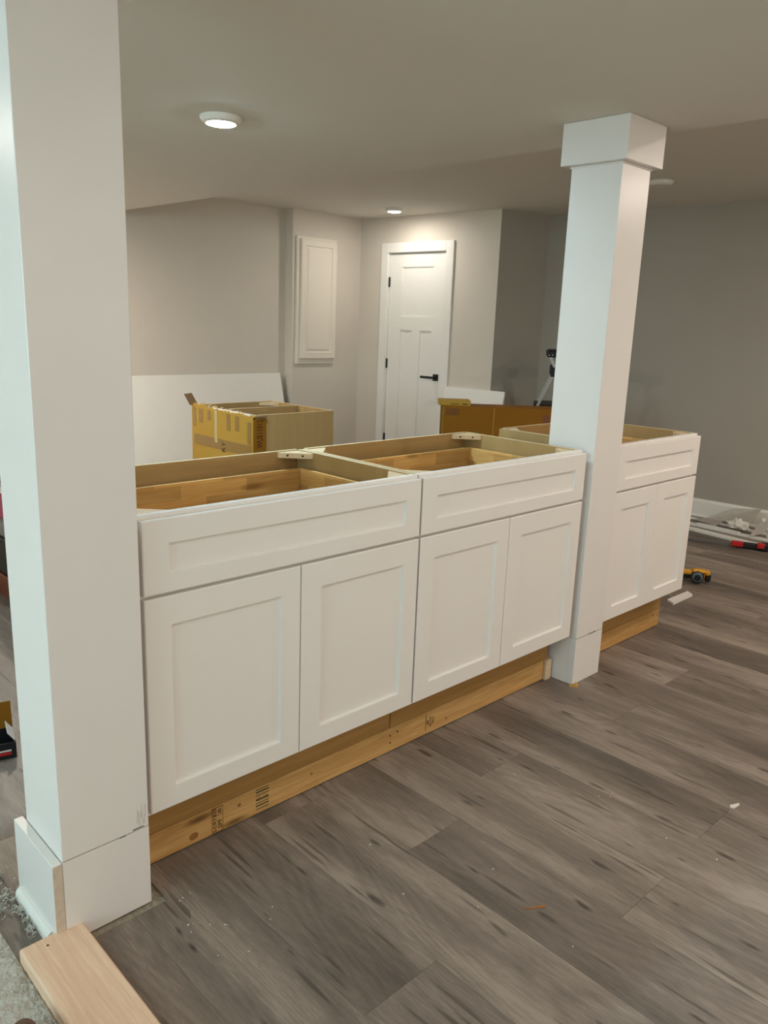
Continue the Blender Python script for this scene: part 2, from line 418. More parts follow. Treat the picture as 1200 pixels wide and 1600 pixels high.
wall('wall_back', (-4.6, 4.43), (3.707, 4.43))
struct('wall_nook', prism(new(), [WP0, (WP1[0] + .15, WP1[1] + .008), (WP1[0] + .15, 4.55), (3.707, 4.55)], 0, 2.5), M['wall'])
wall('wall_recess', WD1, WC, mat='wall_shaded')
wall('wall_right', WC, WR1, mat='wall_shaded')
wall_with_added_window(2, 'wall_front', (5.7, -4.6), (-4.7, -4.6), 2.3, 5.9, .8, 2.1)
# door wall with its opening, in a local frame: x along the wall, -y into the room
dv = Vector((WD1[0] - WP1[0], WD1[1] - WP1[1])); DA = math.atan2(dv.y, dv.x); DL = dv.length
wdo = bpy.data.objects.new('wall_door', None); COL.objects.link(wdo); wdo.location = (WP1[0], WP1[1], 0); wdo.rotation_euler = (0, 0, DA); wdo['kind'] = 'structure'
S0, S1, DH = .372, 1.050, 2.045
make('wall_panel', box(new(), -.1, S0 - .012, 0, T, 0, 2.5), M['wall'], wdo)
make('wall_panel', box(new(), S1 + .012, DL, 0, T - .01, 0, 2.5), M['wall'], wdo)
make('wall_panel', box(new(), S0 - .012, S1 + .012, 0, T, DH + .01, 2.5), M['wall'], wdo)

# ---- ceilings
def ex(y): return 2.160 - .030 * y
struct('ceiling', box(new(), -4.75, 5.95, -4.75, 4.6, HZ, HZ + .1), M['ceil'])
struct('ceiling_low', prism(new(), [(-.62, -4.6), (ex(-4.6), -4.6), (ex(4.43), 4.43), (-.62, 4.43)], SZ, HZ - .001), M['ceil'])

# ---- baseboards
def base_strip(name, p, q, h=.14, t=.015):
    p, q = Vector((p[0], p[1], 0)), Vector((q[0], q[1], 0)); d = (q - p).normalized(); n = Vector((d.y, -d.x, 0)); L = (q - p).length
    o = thing_e = bpy.data.objects.new(name, None); COL.objects.link(o); o['kind'] = 'structure'
    o.location = p; o.rotation_euler = (0, 0, math.atan2(d.y, d.x))
    b = new()
    prof = [(0, 0), (-t, 0), (-t, h - .02), (-t + .004, h - .008), (-t + .006, h), (0, h)]
    v0 = [b.verts.new((0, y, z)) for y, z in prof]; v1 = [b.verts.new((L, y, z)) for y, z in prof]
    b.faces.new(v0); b.faces.new(v1[::-1])
    for i in range(len(prof)): j = (i + 1) % len(prof); b.faces.new([v0[i], v0[j], v1[j], v1[i]])
    make('board', b, M['trim'], o)
    b = new()
    prof = [(-t, 0)] + [(-t - .014 * math.cos(a), .018 * math.sin(a)) for a in [i * math.pi / 8 for i in range(5)]]
    v0 = [b.verts.new((0, y, z)) for y, z in prof]; v1 = [b.verts.new((L, y, z)) for y, z in prof]
    b.faces.new(v0); b.faces.new(v1[::-1])
    for i in range(len(prof)): j = (i + 1) % len(prof); b.faces.new([v0[i], v0[j], v1[j], v1[i]])
    make('shoe_molding', b, M['trim'], o)
base_strip('baseboard_right', WC, WR1)
base_strip('baseboard_back', (-4.6, 4.43), (3.707, 4.43))
base_strip('baseboard_nook', WP0, WP1)
base_strip('baseboard_recess', WD1, WC)
base_strip('baseboard_left', (-4.6, -4.6), (-4.6, 4.43))

# ---- the white three panel door with casing, hinges and lever
dr = bpy.data.objects.new('door_1', None); COL.objects.link(dr); dr.parent = None
dr.location = (WP1[0], WP1[1], 0); dr.rotation_euler = (0, 0, DA); dr['kind'] = 'structure'
sx0, sx1, sz1 = .378, 1.044, 2.035
b = new(); box(b, sx0, sx1, .021, .044, .006, sz1)
fr = lambda x0, x1, z0, z1: box(b, x0, x1, .012, .0215, z0, z1)
pX0, pX1, mX0, mX1 = .530, .905, .672, .766
fr(sx0, pX0, .006, sz1); fr(pX1, sx1, .006, sz1); fr(pX0, pX1, 1.917, sz1); fr(pX0, pX1, 1.350, 1.473); fr(pX0, pX1, .006, .24); fr(mX0, mX1, .24, 1.35)
make('door_slab', b, M['door'], dr)
for (x0, x1, z0, z1) in ((pX0, pX1, 1.473, 1.917), (pX0, mX0, .24, 1.35), (mX1, pX1, .24, 1.35)):
    bb = new()
    for (ix0, ix1, iz0, iz1) in ((x0, x0 + .006, z0, z1), (x1 - .006, x1, z0, z1), (x0, x1, z0, z0 + .006), (x0, x1, z1 - .006, z1)):
        box(bb, ix0, ix1, .0155, .0213, iz0, iz1)
    make('panel_molding', bb, M['door'], dr)
cw = .085
for nm, (x0, x1, z0, z1) in (('side_casing', (sx0 - .006 - cw, sx0 - .008, 0, 2.045 + cw)), ('side_casing', (sx1 + .008, sx1 + .006 + cw, 0, 2.045 + cw)), ('head_casing', (sx0 - .008, sx1 + .008, 2.045, 2.045 + cw))):
    make(nm, box(new(), x0, x1, -.019, 0, z0, z1, .002), M['door'], dr)
bb = new(); box(bb, S0 - .012, sx0 - .003, 0, .1, 0, DH + .01); box(bb, sx1 + .003, S1 + .012, 0, .1, 0, DH + .01); box(bb, sx0 - .003, sx1 + .003, 0, .1, sz1 + .003, DH + .01)
make('jamb', bb, M['door'], dr)
for z in (1.783, 1.031, .311):
    bb = new(); lathe(bb, [(0, z - .045), (.0065, z - .045), (.0065, z + .045), (0, z + .045)], 12, 'Z', (sx0 - .001, .004, 0)); box(bb, sx0 - .008, sx0 + .008, .004, .011, z - .044, z + .044)
    make('hinge', bb, M['black'], dr)
lev = make('door_handle', box(new(), .953, 1.011, .003, .0118, .905, .965, .001), M['black'], dr)
bb = new(); lathe(bb, [(0, -.045), (.011, -.045), (.011, .004), (0, .004)], 16, 'Y', (.982, 0, .935)); make('spindle', bb, M['black'], lev)
make('lever', box(new(), .845, .995, -.052, -.041, .924, .946, .002), M['black'], lev)
make('latch_plate', box(new(), 1.038, 1.0445, .0105, .0125, .90, .965), M['steel'], dr)

# ---- small access cabinet door on the nook wall
na = math.atan2(WP1[1] - WP0[1], WP1[0] - WP0[0])
ap = thing('access_panel', 'tall narrow white raised-panel access door on the wall left of the white door', 'access door', (WP0[0], WP0[1], 0), na)
y0 = 0
def AP(name, x0, x1, ya, yb, z0, z1, bev=0): return make(name, box(new(), x0, x1, ya, yb, z0, z1, bev), M['panel'], ap)
ax0, ax1, az0, az1 = .035, .515, 1.015, 2.135
AP('frame_side', ax0, ax0 + .05, -.022, 0, az0, az1); AP('frame_side', ax1 - .05, ax1, -.022, 0, az0, az1)
AP('frame_rail', ax0 + .05, ax1 - .05, -.022, 0, az0, az0 + .05); AP('frame_rail', ax0 + .05, ax1 - .05, -.022, 0, az1 - .05, az1)
# raised panel door
def loops(bm, ls, cap0=True, cap1=True):
    rs = [[bm.verts.new(p) for p in l] for l in ls]
    for a, c in zip(rs, rs[1:]):
        n = len(a)
        for i in range(n): bm.faces.new([a[i], a[(i + 1) % n], c[(i + 1) % n], c[i]])
    if cap0: bm.faces.new(rs[0])
    if cap1: bm.faces.new(rs[-1])
    return bm
def rect(x0, x1, z0, z1, y): return [(x0, y, z0), (x1, y, z0), (x1, y, z1), (x0, y, z1)]
def rp(x0, x1, z0, z1, yb, yf):
    i = lambda d, y: rect(x0 + d, x1 - d, z0 + d, z1 - d, y)
    return [i(0, yb), i(0, yf + .004), i(.004, yf), i(.055, yf), i(.060, yf + .008), i(.072, yf + .008), i(.085, yf + .002), i(.10, yf + .002)]
make('door_leaf', loops(new(), rp(ax0 + .035, ax1 - .012, az0 + .045, az1 - .022, -.0225, -.046)), M['panel'], ap)
for z in (1.16, 1.98): make('hinge', box(new(), ax1 - .012, ax1 - .005, -.038, -.022, z - .025, z + .025, .001), M['cabinet'], ap)

# ================================================================ COLUMNS
def column(x, y, w, d, zb, label, left_block):
    c = thing('column', label, 'column', (x, y, 0))
    make('shaft', box(new(), 0, w, 0, d, zb, SZ - .001, .0015), M['column'], c)
    # front base board flush with the shaft, its joint a hair proud of it
    make('base_board', box(new(), 0, w, -.0006, .03, 0, zb - .0012, .001), M['column'], c)
    make('base_core', box(new(), .0, w, .03, d, 0, zb - .001), M['column'], c)
    if left_block:
        bl = make('base_board', box(new(), -.0225, -.0008, .0006, d + .022, .0, zb, .0015), M['column'], c)
        make('base_end_patch', box(new(), -.0218, -.0012, -.0012, .0009, .03, zb - .004), M['caulk'], c)
        b = new(); prof = [(-.0225, .0)] + [(-.0225 - .013 * math.cos(a), .012 + .016 * math.sin(a)) for a in [i * math.pi / 8 for i in range(5)]]
        prof = [(-.0225, 0), (-.0355, 0)] + [(-.0225 - .013 * math.cos(a), .014 + .017 * math.sin(a)) for a in [i * math.pi / 10 for i in range(6)]]
        v0 = [b.verts.new((px, .024, pz)) for px, pz in prof]; v1 = [b.verts.new((px, d + .012, pz)) for px, pz in prof]
        b.faces.new(v0); b.faces.new(v1[::-1])
        for i in range(len(prof)): j = (i + 1) % len(prof); b.faces.new([v0[i], v0[j], v1[j], v1[i]])
        make('shoe_molding', b, M['trim'], c)
    t = .03
    cp = make('capital', box(new(), -t, w + t, -t, d + t, 1.990, SZ - .0005, .0012), M['column'], c)
    make('capital_bead', box(new(), -.004, w + .004, -.004, d + .004, 1.983, 1.9895, .001), M['column'], c)
    return c
c1 = column(-.2274, -.025, .2093, .21, .2127, 'near white square column with a stepped base block, left edge of the photo', True)
c2 = column(1.8497, -.0093, .1952, .2101, .1985, 'white square column with a boxed capital standing between two cabinets', False)
# scuffs and joint cracks
b = new(); box(b, .0, .2093, -.0009, -.0004, .2118, .2132); make('joint_line', b, M['caulk'], c1)
b = new()
for (x0, x1, zz) in ((.168, .196, .217), (.135, .150, .211)): box(b, x0, x1, -.0012, -.0004, zz, zz + .0016)
make('crack', b, M['hole'], c1)
b = new()
for i in range(9):
    x = .178 + i * .0028; z = .232 + .012 * math.sin(i * 1.7)
    box(b, x, x + .0008, -.0009, -.0001, z, z + .012 + .01 * (i % 3))
make('scuff_mark', b, plain('scuff', srgb(214, 206, 195), .7, .3, var=.1), c1)
b = new(); box(b, .0, .1952, -.0009, -.0004, .1975, .1989); make('joint_line', b, M['caulk'], c2)
b = new(); box(b, .088, .128, -.0013, -.0003, .1972, .1992); box(b, .128, .139, -.0013, -.0003, .1985, .2012); make('crack', b, M['hole'], c2)
b = new()
for (dx, dy) in ((-.005, -.012), (.006, -.006), (-.014, -.002), (.012, -.014), (0, -.02), (.02, -.007)):
    lathe(b, [(0, 0), (.008, .0), (.007, .004), (0, .007)], 7, 'Z', (dx, dy, 0))
make('glue_blob', b, plain('glue_yellow', srgb(190, 150, 60), .4, .5, var=.1), c2)

# ================================================================ CABINETS
ZP = .089                       # top of the lumber plinth
def shaker(x0, x1, z0, z1, l, r, b_, t):
    L3 = lambda d, y: rect(x0 + l + d, x1 - r - d, z0 + b_ + d, z1 - t - d, y)
    ls = [rect(x0, x1, z0, z1, .0188), rect(x0, x1, z0, z1, .0022), rect(x0 + .0022, x1 - .0022, z0 + .0022, z1 - .0022, 0), L3(0, 0), L3(.0032, .0095)]
    return loops(new(), ls)
def tri_block(parent, x, y, sx, sy, s=.088):
    """triangular corner block just under the rim, right angle at x,y, with two screw holes on the long face"""
    z1 = .962; z0 = z1 - .018
    o = make('corner_block', prism(new(), [(x, y), (x + sx * s, y), (x + sx * s, y + sy * .006), (x + sx * .006, y + sy * s), (x, y + sy * s)], z0, z1), M['block'], parent)
    n = Vector((sx, sy, 0)).normalized(); tdir = Vector((sx, -sy, 0)).normalized()
    mid = Vector((x + sx * (s / 2 + .003), y + sy * (s / 2 + .003), (z0 + z1) / 2))
    for k in (-.026, .026):
        b = new()
        c = mid + tdir * k + n * .0004
        ring = []
        for i in range(8):
            a = i * math.pi / 4; p = c + tdir * (.0042 * math.cos(a)) + Vector((0, 0, .0032 * math.sin(a))); ring.append(p)
        v = [b.verts.new(p) for p in ring]; v2 = [b.verts.new(p - n * .0003) for p in ring]
        b.faces.new(v); b.faces.new(v2[::-1])
        for i in range(8): b.faces.new([v[i], v[(i + 1) % 8], v2[(i + 1) % 8], v2[i]])
        make('screw_hole', b, M['hole'], o)
def cabinet(x0, W, label):
    c = thing('base_cabinet', label, 'cabinet', (x0, 0, ZP), 0, 'white base cabinets in the row')
    # all numbers below are world heights, shifted by ZP through a child offset
    def mk(name, bm, mat, parent=None):
        if parent is None:
            bmesh.ops.translate(bm, verts=bm.verts, vec=(0, 0, -ZP)); return make(name, bm, mat, c)
        bmesh.ops.translate(bm, verts=bm.verts, vec=(0, 0, -ZP)); return make(name, bm, mat, parent)
    e = .0015; zt = .965; D = .61; tk = .015
    sidepoly = lambda bm, xa_, xb_: box(bm, xa_, xb_, .0395, D - .006, .203, zt - .0005)
    for (a, bq) in ((e, e + tk), (W - e - tk, W - e)):
        b = sidepoly(new(), a, bq); box(b, a, bq, .112, D - .006, ZP, .203)
        so = mk('side_panel', b, M['plyz'])
        b = new(); box(b, a, bq, .0395, D - .006, zt - .0004, zt + .0006); mk('panel_edge', b, M['plyedge'], so)
    b = box(new(), e + tk, W - e - tk, D - .018, D - .006, ZP + .02, zt - .0005); bo = mk('back_panel', b, M['ply'])
    b = box(new(), e, W - e, D - .018, D - .006, zt - .0004, zt + .0006); mk('panel_edge', b, M['plyedge'], bo)
    mk('bottom_panel', box(new(), e + tk, W - e - tk, .0395, D - .018, .21, .222), M['ply'])
    # face frame: two stiles and three rails
    for (a, bq) in ((e, .040), (W - .040, W - e)): mk('frame_stile', box(new(), a, bq, .020, .0392, .203, zt + .0005, .0008), M['cabinet'])
    for (z0, z1) in ((.203, .236), (.752, .790), (.935, zt + .0005)): mk('frame_rail', box(new(), .0402, W - .0402, .020, .0392, z0, z1, .0008), M['cabinet'])
    mk('toe_board', box(new(), e, W - e, .0985, .1115, ZP + .001, .2025), M['toe'])
    # drawer: wooden box with its shaker front
    dw0, dw1, dy0, dy1, dz0, dz1 = .030, W - .030, .050, .555, .806, .908
    bx = box(new(), dw0 + .012, dw1 - .012, dy0 + .012, dy1 - .012, dz0 + .012, dz0 + .018); dw = mk('drawer', bx, M['ply'])
    mk('drawer_back', box(new(), dw0 + .0125, dw1 - .0125, dy1 - .012, dy1, dz0, dz1, .001), M['rubber'], dw)
    mk('drawer_side', box(new(), dw0, dw0 + .012, dy0, dy1, dz0, dz1, .001), M['rubber_y'], dw)
    mk('drawer_side', box(new(), dw1 - .012, dw1, dy0, dy1, dz0, dz1, .001), M['rubber_y'], dw)
    mk('drawer_box_front', box(new(), dw0 + .0125, dw1 - .0125, dy0, dy0 + .012, dz0, dz1, .001), M['rubber'], dw)
    mk('drawer_front', shaker(.003, W - .003, .778, .956, .067, .062, .044, .058), M['cabinet'], dw)
    mid = W / 2
    mk('door', shaker(.003, mid - .0014, .217, .769, .067, .064, .056, .071), M['cabinet'])
    mk('door', shaker(mid + .0014, W - .003, .217, .769, .070, .062, .056, .071), M['cabinet'])
    for o in list(c.children):
        pass
    xl, xr, yf, yk = e + tk, W - e - tk, .0395, D - .018
    n0 = len(COL.objects)
    for (x, y, sx, sy) in ((xl, yf, 1, 1), (xr, yf, -1, 1), (xl, yk, 1, -1), (xr, yk, -1, -1)):
        tri_block(c, x, y, sx, sy)
    for o in list(c.children):
        if o.name.startswith('corner_block'): o.location = (0, 0, -ZP)
    return c
cabinet(0, .914, 'white shaker base cabinet beside the near column, first in the row')
cabinet(.9155, .9005, 'white shaker base cabinet in the middle of the row, touching the far column')
cabinet(2.0465, .724, 'white shaker base cabinet beyond the far column, last in the row')

# lumber plinth under them
def lumber(x0, x1, label, grp='plinth lumber under the cabinets'):
    o = thing('lumber_board', label, 'lumber', (x0, .096, 0), 0, grp)
    make('board', box(new(), 0, x1 - x0, 0, .038, .003, .0885, .0025), M['pine'], o); return o
l1 = lumber(.004, 1.795, 'long pine two by four lying on edge under the two near cabinets')
l2 = lumber(2.052, 2.905 - .14, 'short pine two by four on edge under the cabinet beyond the far column')
o = make('spacer_block', box(new(), 1.8, 1.835, .086, .125, 0, .087, .001), M['block']); tag(o, 'small pale wood spacer at the foot of the far column', 'wood block')
back = thing('lumber_board', 'pine two by four on edge hidden behind the cabinet row plinth', 'lumber', (.004, .50, 0), 0, 'plinth lumber under the cabinets')
make('board', box(new(), 0, 1.79, 0, .038, .003, .0885, .0025), M['pine'], back)
back2 = thing('lumber_board', 'pine two by four on edge under the back of the last cabinet', 'lumber', (2.052, .50, 0), 0, 'plinth lumber under the cabinets')
make('board', box(new(), 0, .71, 0, .038, .003, .0885, .0025), M['pine'], back2)
def on_board(par, xw):   # local x on the board from world x
    return xw - par.location.x
FY = -.0006
def frame_lines(bm, x0, x1, z0, z1, w=.0009):
    for q in ((x0, x1, z0, z0 + w), (x0, x1, z1 - w, z1), (x0, x0 + w, z0, z1), (x1 - w, x1, z0, z1)): box(bm, q[0], q[1], FY, 0, q[2], q[3])
b = new(); frame_lines(b, on_board(l1, .228), on_board(l1, .264), .006, .084); frame_lines(b, on_board(l1, .228), on_board(l1, .264), .058, .0845)
st = make('grade_stamp', b, M['stamp'], l1)
B = lambda xw, z: basis((0, 0, 1), (-1, 0, 0), (on_board(l1, xw), FY, z))
text('stamp_letter', 'S-DRY', .017, M['stamp'], st, B(.238, .032)); text('stamp_letter', 'SPF', .019, M['stamp'], st, B(.2545, .031)); text('stamp_letter', 'KD', .017, M['stamp'], st, B(.238, .0705)); text('stamp_letter', '00', .015, M['stamp'], st, B(.254, .0705))
b = new()
for i in range(7): box(b, on_board(l1, .375), on_board(l1, .420), FY, 0, .018 + i * .0095 + (.006 if i > 3 else 0), .0200 + i * .0095 + (.006 if i > 3 else 0) + (.002 if i % 2 else 0))
st = make('grade_stamp', b, M['greenstamp'], l1)
text('stamp_letter', 'KD-HT', .013, M['greenstamp'], st, basis((1, 0, 0), (0, 0, 1), (on_board(l1, .397), FY, .0505)))
st = None
b = new(); box(b, on_board(l1, 1.09), on_board(l1, 1.092), FY, 0, .018, .082); st = make('grade_stamp', b, M['stamp'], l1)
for i, s_ in enumerate(('SPF', 'KD-HT', 'No.2')):
    text('stamp_letter', s_, .013, M['stamp'], st, basis((0, 0, 1), (-1, 0, 0), (on_board(l1, 1.102 + i * .013), FY, .048)))
def dots(par, pts, nm='nail_hole', r=.0035):
    for (x, z, rr, ax) in pts:
        b = new(); lathe(b, [(0, FY), (rr, FY), (rr, 0), (0, 0)], 10, 'Y', (on_board(par, x), 0, z)); 
        for v in b.verts: v.co.x = on_board(par, x) + (v.co.x - on_board(par, x)) * ax
        make(nm, b, M['hole'], par)
dots(l1, ((.916, .062, .0032, 1), (.917, .036, .0032, 1), (.950, .066, .0032, 1)))
KN = plain('knot', srgb(158, 108, 56), .6, .3, var=.2)
def knots(par, pts):
    for (x, z, rr, ax) in pts:
        b = new(); lathe(b, [(0, FY * .7), (rr, FY * .7), (rr, 0), (0, 0)], 14, 'Y', (on_board(par, x), 0, z))
        for v in b.verts: v.co.x = on_board(par, x) + (v.co.x - on_board(par, x)) * ax
        make('knot', b, KN, par)
knots(l1, ((.171, .028, .011, 1.3), (.318, .06, .0055, 1.2), (.163, .078, .004, 1.3), (.235, .09 - .008, .003, 2), (.58, .055, .004, 1.3), (1.2, .03, .004, 1.4)))
dots(l2, ((2.745, .06, .003, 1), (2.70, .07, .0035, 1.6)))

# ================================================================ FLOOR LEVEL THINGS
# pale board in the front left corner
b = new(); box(b, 0, .14, -1.05, 0, 0, .038, .004)
o = make('lumber_board', b, M['pine_y'], None, (-.329, -.014, .0005)); tag(o, 'pale planed pine board lying flat along the carpet edge at the near column', 'lumber')
b = new(); lathe(b, [(0, .0381), (.0028, .0381), (.0028, .0375), (0, .0375)], 10, 'Z', (.052, -.030, 0)); make('nail_hole', b, M['hole'], o)

# brown shoe toe in the bottom left corner
sh = thing('shoe', 'brown leather shoe toe on the carpet at the bottom left corner', 'shoe', (-.455, -.33, .015), math.radians(60))
def blob(L, w, h, z0=0.0, n=18, m_=12, taper=.25):
    b = new(); rings = []
    for i in range(n + 1):
        t = i / n; x = -L / 2 + L * t; prof = max(0.0, math.sin(math.pi * min(1, max(0, t)))) ** .45
        hw = w / 2 * prof * (1 - taper * (1 - t)); hh = h * (prof ** .8) * (1 - .45 * t)
        rings.append([b.verts.new((x, hw * math.cos(a) * (1 if True else 0), z0 + hh * max(0, math.sin(a)))) for a in [math.pi * k / m_ for k in range(m_ + 1)]])
    for a, c in zip(rings, rings[1:]):
        for i in range(m_): b.faces.new([a[i], a[i + 1], c[i + 1], c[i]])
        b.faces.new([a[m_], a[0], c[0], c[m_]])
    bmesh.ops.remove_doubles(b, verts=b.verts, dist=1e-5)
    return b
make('upper', blob(.29, .10, .085, .014), M['shoe'], sh, smooth=True); make('sole', blob(.30, .108, .016, 0), M['sole'], sh, smooth=True)
b = new()
for i in range(4): seg(b, (-.02 + i * .018, -.02, .083 - i * .007), (-.02 + i * .018, .02, .083 - i * .007), .004, .004)
make('laces', b, M['sole'], sh)

# curls of plastic shavings beside the near column
b = new(); rs = random.Random(3)
def curl(b, cx, cy, r, turns, w, h0):
    n = 9; a0 = rs.uniform(0, 6.28); prev = None; tz = rs.uniform(-.6, .6)
    for i in range(n + 1):
        a = a0 + turns * i / n; rr = r * (1 - .35 * i / n)
        p = Vector((cx + rr * math.cos(a), cy + rr * math.sin(a), h0 + .004 + .5 * r * (1 + math.sin(a * 1.3 + tz))))
        v = (b.verts.new(p), b.verts.new(p + Vector((w * .4 * math.cos(a), w * .4 * math.sin(a), w))))
        if prev: b.faces.new([prev[0], prev[1], v[1], v[0]])
        prev = v
for cx, cy, s, n in ((-.268, .315, .03, 26), (-.288, .205, .028, 34), (-.300, .178, .02, 14), (-.262, .215, .018, 16), (-.272, .15, .016, 22), (-.268, .105, .016, 22), (-.276, .06, .012, 14)):
    for i in range(n):
        curl(b, cx + rs.gauss(0, s * .45), cy + rs.gauss(0, s * .7), rs.uniform(.003, .008), rs.uniform(2, 6), .0024, .0)
bmesh.ops.solidify(b, geom=b.faces[:], thickness=.0004)
o = make('plastic_shavings', b, plain('shaving_white', srgb(240, 236, 226), .5, .4, var=.06)); tag(o, 'curled whitish plastic shavings scattered left of the near column base', 'shavings', kind='stuff')
b = new()
for i in range(26):
    x, y = rs.choice([(rs.uniform(-.02, .2), rs.uniform(-.32, -.06)), (rs.uniform(0, 1.3), rs.uniform(-.9, -.1))]); s = rs.uniform(.0012, .0028)
    box(b, x, x + s * rs.uniform(1, 2), y, y + s, 0, s * .6)
o = make('paint_flecks', b, M['fleck']); tag(o, 'tiny white paint flecks scattered over the planks in the foreground', 'debris', kind='stuff')
# bigger crumbs one can point at
def chip(name, label, cat, pts, h, mat):
    o = make(name, prism(new(), pts, .0002, h), mat); return tag(o, label, cat)
chip('wood_splinter', 'thin orange wood splinter on the planks in the foreground', 'splinter', [(.655, -.652), (.662, -.657), (.700, -.677), (.707, -.684), (.702, -.685), (.680, -.672)], .0025, plain('splinter_wood', srgb(170, 110, 60), .6, .3))
chip('plastic_crumb', 'small white torn crumb on the planks at the right edge', 'debris', [(1.493, -.812), (1.502, -.806), (1.512, -.812), (1.533, -.820), (1.528, -.826), (1.508, -.824), (1.497, -.822)], .004, M['fleck'])
chip('trim_offcut', 'flat white trim offcut lying below the last cabinet door', 'offcut', [(3.145, .240), (3.115, .190), (3.340, .192), (3.372, .236)], .012, M['trim'])
b = new(); curl(b, 3.21, .245, .012, 3, .003, .006); bmesh.ops.solidify(b, geom=b.faces[:], thickness=.0006); o = make('plastic_curl', b, M['fleck']); tag(o, 'tiny white curl of shaving beside the white trim offcut', 'debris')

# ---- oscillating tool on the floor behind the last cabinet
tl = thing('multi_tool', 'yellow and black cordless power tool on the floor past the last cabinet', 'power tool', (3.615, .300, 0), math.radians(-62))
b = new(); lathe(b, [(0, -.05), (.030, -.05), (.036, -.045), (.038, -.01), (.036, .02), (.028, .028), (0, .028)], 24, 'Y', (0, 0, .040)); make('motor_head', b, M['blackplastic'], tl, smooth=False)
b = new(); lathe(b, [(0, -.062), (.024, -.062), (.028, -.056), (.030, -.0505), (0, -.0505)], 24, 'Y', (0, 0, .040)); h = make('head_cap', b, M['bluegrey'], tl)
b = new(); lathe(b, [(0, -.070), (.015, -.070), (.019, -.0625), (0, -.0625)], 16, 'Y', (0, 0, .040)); make('clamp_screw', b, M['black'], h)
b = new(); box(b, -.03, .045, -.045, .0, .060, .084, .010); make('head_shell', b, M['yellow'], tl)
b = new(); box(b, .040, .075, -.03, .02, .012, .060, .010); make('nose', b, M['blackplastic'], tl)
b = new(); lathe(b, [(.0385, -.03), (.041, -.028), (.041, .004), (.0385, .006)], 24, 'Y', (0, 0, .040)); make('yellow_band', b, M['yellow'], tl)
b = new(); box(b, -.17, -.020, -.030, .018, .020, .062, .009); make('grip', b, M['blackplastic'], tl)
b = new(); box(b, -.12, -.03, -.033, .021, .046, .066, .004); make('grip_shell', b, M['yellow'], tl)
b = new(); box(b, -.24, -.17, -.042, .03, .002, .070, .008); make('battery', b, M['blackplastic'], tl)
b = new(); box(b, .036, .068, -.034, .012, .050, .078, .008); make('end_cap', b, M['yellow'], tl)

# ---- bar clamp
cl = thing('bar_clamp', 'red and black bar clamp lying on the floor at the right edge', 'clamp', (4.60, .47, 0), math.radians(112))
make('bar', box(new(), .0, .30, -.002, .002, .008, .026, .0005), M['steel'], cl)
make('bar', box(new(), .02, .33, -.032, -.028, .004, .014, .0005), M['steel'], cl)
b = new(); box(b, -.19, .02, -.028, .028, .004, .040, .008); make('clamp_body', b, M['blackplastic'], cl)
b = new(); box(b, -.03, .045, .0, .040, .012, .048, .006); make('fixed_jaw', b, M['red'], cl)
b = new(); box(b, -.19, -.14, -.045, .045, .006, .050, .008); make('sliding_jaw', b, M['blackplastic'], cl)
b = new(); box(b, -.165, -.115, .010, .046, .020, .055, .006); make('trigger', b, M['red'], cl)
b = new(); box(b, -.10, -.05, -.03, -.018, .041, .044); make('label_mark', b, M['binlid'], cl)

# ---- offcuts of trim lying along the right wall
def strip(p, q, w, h, z, mat, label, rz=0, name='trim_strip'):
    p, q = Vector((p[0], p[1], 0)), Vector((q[0], q[1], 0)); d = q - p; L = d.length; a = math.atan2(d.y, d.x)
    b = new(); box(b, 0, L, -w / 2, w / 2, 0, h, min(w, h) * .12)
    o = make(name, b, mat, None, (p.x, p.y, z)); o.rotation_euler = (0, 0, a)
    return tag(o, label, 'trim strip', 'trim offcuts along the right wall')
strip((4.84, 1.15), (4.70, .05), .075, .014, .0005, M['trim'], 'widest white trim board on the floor, nearest the bar clamp')
strip((5.165, 1.35), (5.10, .05), .03, .014, .0005, M['trim'], 'thin white trim strip nearest the right wall baseboard')
strip((4.962, .93), (4.935, .60), .028, .012, .0150, M['trim'], 'short bright white strip lying on the other trim strips')
strip((4.96, 1.0), (4.92, -.3), .05, .014, .0005, M['trim'], 'white trim strip between the widest board and the wall strip')
strip((5.06, .45), (4.99, -.2), .05, .02, .0005, M['trim'], 'white trim piece running out of frame under the crumpled plastic')
def crumple(name, label, c, sx, sy, sz, mat, seed, cat='plastic sheet', rot=0):
    r = random.Random(seed); b = new(); bmesh.ops.create_icosphere(b, subdivisions=3, radius=1)
    for v in b.verts:
        k = 1 + r.uniform(-.33, .28); v.co = Vector((v.co.x * sx * k, v.co.y * sy * k, max(-.0, v.co.z) * sz * k))
        v.co.z = max(v.co.z, 0)
    o = make(name, b, mat, None, (c[0], c[1], c[2])); o.rotation_euler = (0, 0, rot); return tag(o, label, cat)
crumple('crumpled_sheet', 'crumpled translucent plastic heap among the trim offcuts', (5.03, .66, .036), .05, .09, .06, M['plastic_sheet'], 4)
def foldedsheet(name, label, pts, mat, th=.002):
    b = new(); v = [b.verts.new(p) for p in pts]
    b.faces.new([v[0], v[1], v[2]]); b.faces.new([v[0], v[2], v[3]])
    if len(v) > 4: b.faces.new([v[0], v[3], v[4]])
    bmesh.ops.solidify(b, geom=b.faces[:], thickness=th)
    return tag(make(name, b, mat), label, 'sheet')
foldedsheet('paper_sheet', 'folded grey-white sheet leaning on the trim pile by the baseboard', [(5.17, .98, .016), (5.15, .62, .045), (5.24, .58, .16), (5.22, .78, .13)], M['plastic_sheet'])
foldedsheet('paper_sheet', 'upright pointed white scrap standing in the trim pile', [(4.90, .52, .016), (5.0, .50, .10), (5.05, .46, .13), (4.96, .44, .05)], M['binlid'])
crumple('crumpled_sheet', 'small crumpled white plastic wad nearest the baseboard at the right edge', (5.19, .50, .004), .05, .07, .12, M['plastic_sheet'], 8)
